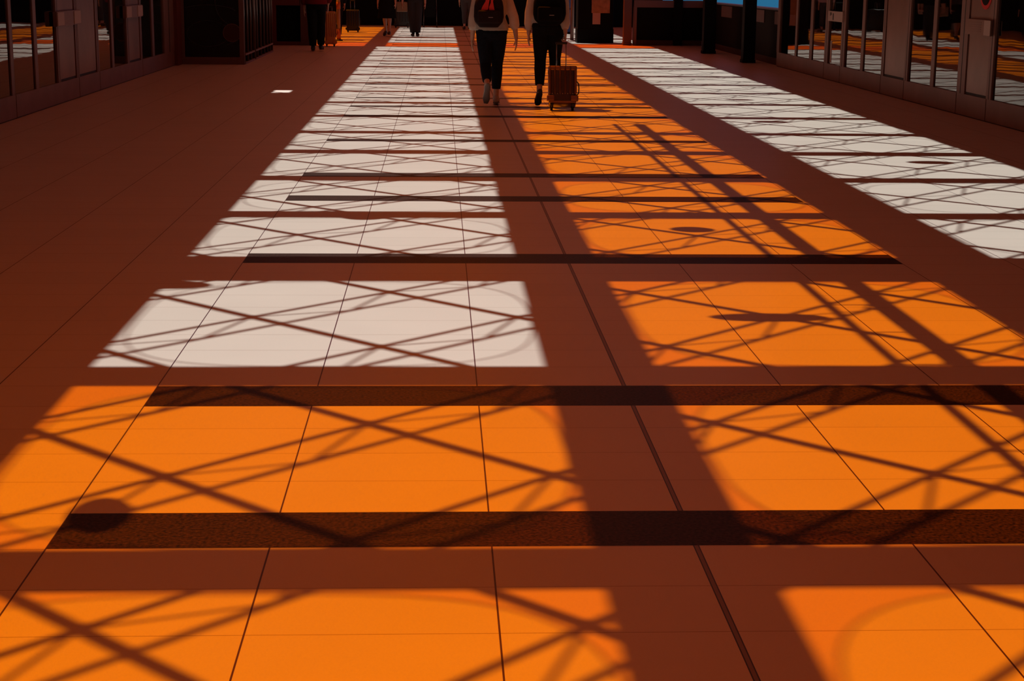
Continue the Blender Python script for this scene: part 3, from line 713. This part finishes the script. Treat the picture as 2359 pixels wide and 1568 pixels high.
# ------------------------------------------------------------------ suitcases
def suitcase(label, x, y, rz, wd, hh, dp, m, mg, group=None, handle=.23, tilt=0.0, cat='suitcase', ribs=5):
    root = empty('suitcase', (x, y, 0), label, cat, group, rz=rz); root.rotation_euler = (tilt, 0, rz); root.location.z = abs(math.sin(tilt))*(dp/2-.04)
    z0 = .045; z1 = z0+hh
    b = bbox_bev(-wd/2+.012, wd/2-.012, -dp/2+.012, dp/2-.012, z0+.005, z1-.005, .045, 5)
    for f in b.faces: f.smooth = True
    put('shell', b, M[mg], root)
    b = bmesh.new(); pitch = wd/(ribs+.6)
    for k in range(ribs+1):
        xc = -wd/2 + pitch*(k+.3)
        wr = pitch*.40 if 0 < k < ribs else pitch*.5
        q = bbox_bev(xc-wr/2, xc+wr/2, -dp/2-.002, dp/2+.002, z0+.115*hh/.5, z1-.0, .014, 3)
        for f in q.faces: f.smooth = True
        merge(b, q)
    q = bbox_bev(-wd/2, wd/2, -dp/2, dp/2, z1-.055, z1+.004, .027, 5); merge(b, q)
    q = bbox_bev(-wd/2+.01, wd/2-.01, -dp/2+.006, dp/2-.004, z0, z0+.025, .01, 3); merge(b, q)
    for f in b.faces: f.smooth = True
    put('ribs', b, M[m], root)
    if m == 'bronze':
        for k in range(ribs):
            b = bmesh.new(); xc = -wd/2 + pitch*(k+.8); ball(b, (xc, -dp/2-.002+.008, z0+.12*hh/.5), .006, 6)
            put('rivet', b, M['chrome'], root)
    for sx in (-1, 1):
        b = bbox_bev(sx*wd/2-.045-.03*sx, sx*wd/2+.045-.03*sx, -dp/2-.008, -dp/2+.05, z0+.02, z0+.085, .014, 3); put('corner_guard', b, M[m], root)
        for sy in (-1, 1):
            b = bmesh.new(); cx_ = sx*(wd/2-.045); cy_ = sy*(dp/2-.04)
            loft(b, [(cx_-.014, cy_, .026), (cx_+.014, cy_, .026)], [.026, .026], 14, ref=Vector((0, 1, 0)))
            box(b, cx_-.02, cx_+.02, cy_-.02, cy_+.02, .030, z0+.01)
            put('wheel', b, M['rubber'], root)
    for sx in (-1, 1):
        b = bmesh.new(); rod(b, (sx*.055-.01, dp/2-.035, z1-.02), (sx*.055-.01, dp/2-.035, z1+handle), .006, 8)
        put('handle_tube', b, M['chrome'], root)
    b = bbox_bev(-.08, .06, dp/2-.05, dp/2-.02, z1+handle-.012, z1+handle+.012, .008, 2); put('handle_grip', b, M['rubber'], root)
    b = bmesh.new()
    pts = [(wd/2-.004, 0, z0+hh*.25), (wd/2+.022, 0, z0+hh*.32), (wd/2+.026, 0, z0+hh*.45), (wd/2+.022, 0, z0+hh*.58), (wd/2-.004, 0, z0+hh*.65)]
    for a, c in zip(pts, pts[1:]): rod(b, a, c, .007, 6)
    put('side_handle', b, M['rubber'], root)
    return root
suitcase('bronze hard shell suitcase with vertical ribs rolling behind the woman with auburn hair', 1.425, 19.25, math.radians(-2), .335, .435, .23, 'bronze', 'case_dark', handle=.325, tilt=-.33)
suitcase('orange suitcase standing behind the man in the maroon top', -2.37, 36.6, .1, .25, .70, .20, 'case_orange', 'case_orange', handle=.10)
suitcase('black suitcase standing left of the sandalled woman in the distance', -2.36, 46.0, 0, .36, .55, .25, 'case_black', 'case_black', handle=.25)
suitcase('black suitcase beside the man with the tan bag', -1.12, 50.2, 0, .45, .62, .25, 'case_black', 'case_black', handle=.2)

# ------------------------------------------------------------------ distant people
person('man in maroon top and black trousers standing left of the light strips', -2.49, 34.15, .0, 1.80,
    dict(legL=(0, 0, 0), legR=(14, 4, 0), armL=(8, 2, 2, 10), armR=(14, 10, -10, 40), lean=.0),
    dict(lower=('trousers', 'blackcloth', .95, 1.25), upper=('top', 'redcloth', 1.15, -.02, .7), shoe='shoe_black', boots=True, shoulder=1.1))
person('person in black trousers standing beside the orange striped bollard', -2.52, 40.8, .2, 1.78,
    dict(legL=(2, 0, 0), legR=(-3, -6, 0), armL=(8, 0, 4, 10), armR=(8, 0, 4, 10), lean=.0),
    dict(lower=('trousers', 'blackcloth', .95, 1.15), upper=('top', 'blackcloth', 1.1, -.02, .9), shoe='shoe_black', boots=True))
person('woman in a black skirt and heels walking toward the camera', -1.33, 42.9, PI-.15, 1.68,
    dict(legL=(10, 2, 0), legR=(-6, -18, 20), armL=(10, 5, 5, 20), armR=(10, -5, 5, 10), lean=.0),
    dict(lower=('skirt', 'blackcloth', .48), upper=('top', 'greycloth', 1.05, .0, -.3), shoe='shoe_black', hair_len=.2))
pm, PM = person('man in loose dark jeans walking toward the camera with a tan bag', -.62, 43.0, PI, 1.80,
    dict(legL=(1, 0, 0), legR=(-2, -3, 0), armL=(8, 0, 4, 10), armR=(16, 0, 10, 8), lean=.0, spread=-.02),
    dict(lower=('trousers', 'jeans', .98, 1.35), upper=('top', 'blackcloth', 1.2, -.04, .6), shoe='shoe_black', boots=True, shoulder=1.1))
person('person in mauve top and grey trousers walking away far down the hall', .79, 48.7, 0, 1.66,
    dict(legL=(-3, -8, 5), legR=(10, -4, 0), armL=(8, 2, 2, 10), armR=(10, -5, 2, 10), lean=.0),
    dict(lower=('trousers', 'greycloth', .8), upper=('top', 'pink', 1.15, -.02, .6), shoe='shoe_black'))
tb = empty('shoulder_bag', (-.95, 43.05, 0), 'tan canvas bag hanging beside the man in dark jeans', 'bag')
b = bbox_bev(-.15, .14, -.07, .07, .62, .87, .03, 3); put('bag_body', b, M['tan'], tb)
b = bmesh.new()
for a, c in (((-.11, 0, .86), (.05, 0, 1.35)), ((.11, 0, .86), (.08, 0, 1.35))): rod(b, a, c, .012, 6)
put('strap', b, M['blackcloth'], tb)

# striped bollard
bo = empty('bollard', (-2.38, 39.8, 0), 'orange striped bollard beside the person in black trousers', 'bollard')
b = bmesh.new(); rod(b, (0, 0, 0.02), (0, 0, 1.15), .045, 16); put('post', b, M['tan'], bo)
for z0, z1 in ((0.02, .28), (.74, .90)):
    b = bmesh.new(); rod(b, (0, 0, z0), (0, 0, z1), .050, 16); put('band', b, M['orange_paint'], bo)
b = bmesh.new(); loft(b, [(0, 0, 0), (0, 0, .03)], [.10, .085], 20); put('foot', b, M['rubber'], bo)
# pushchair / trolley far off
tr = empty('pushchair', (-.28, 51.3, 0), 'dark pushchair with small wheels far down the white strip', 'pushchair')
b = bmesh.new()
for sx in (-.2, .2):
    rod(b, (sx, -.25, .08), (sx*.9, .1, .95), .014, 8); rod(b, (sx, .28, .08), (sx*.9, -.1, .6), .014, 8)
rod(b, (-.18, .1, .95), (.18, .1, .95), .016, 8); put('frame', b, M['slat'], tr)
b = bbox_bev(-.17, .17, -.18, .2, .30, .86, .06, 3); put('seat', b, M['blackcloth'], tr)
for sx in (-.2, .2):
    for sy in (-.25, .28):
        b = bmesh.new(); loft(b, [(sx-.015, sy, .075), (sx+.015, sy, .075)], [.075, .075], 16, ref=Vector((0, 1, 0))); put('wheel', b, M['rubber'], tr)
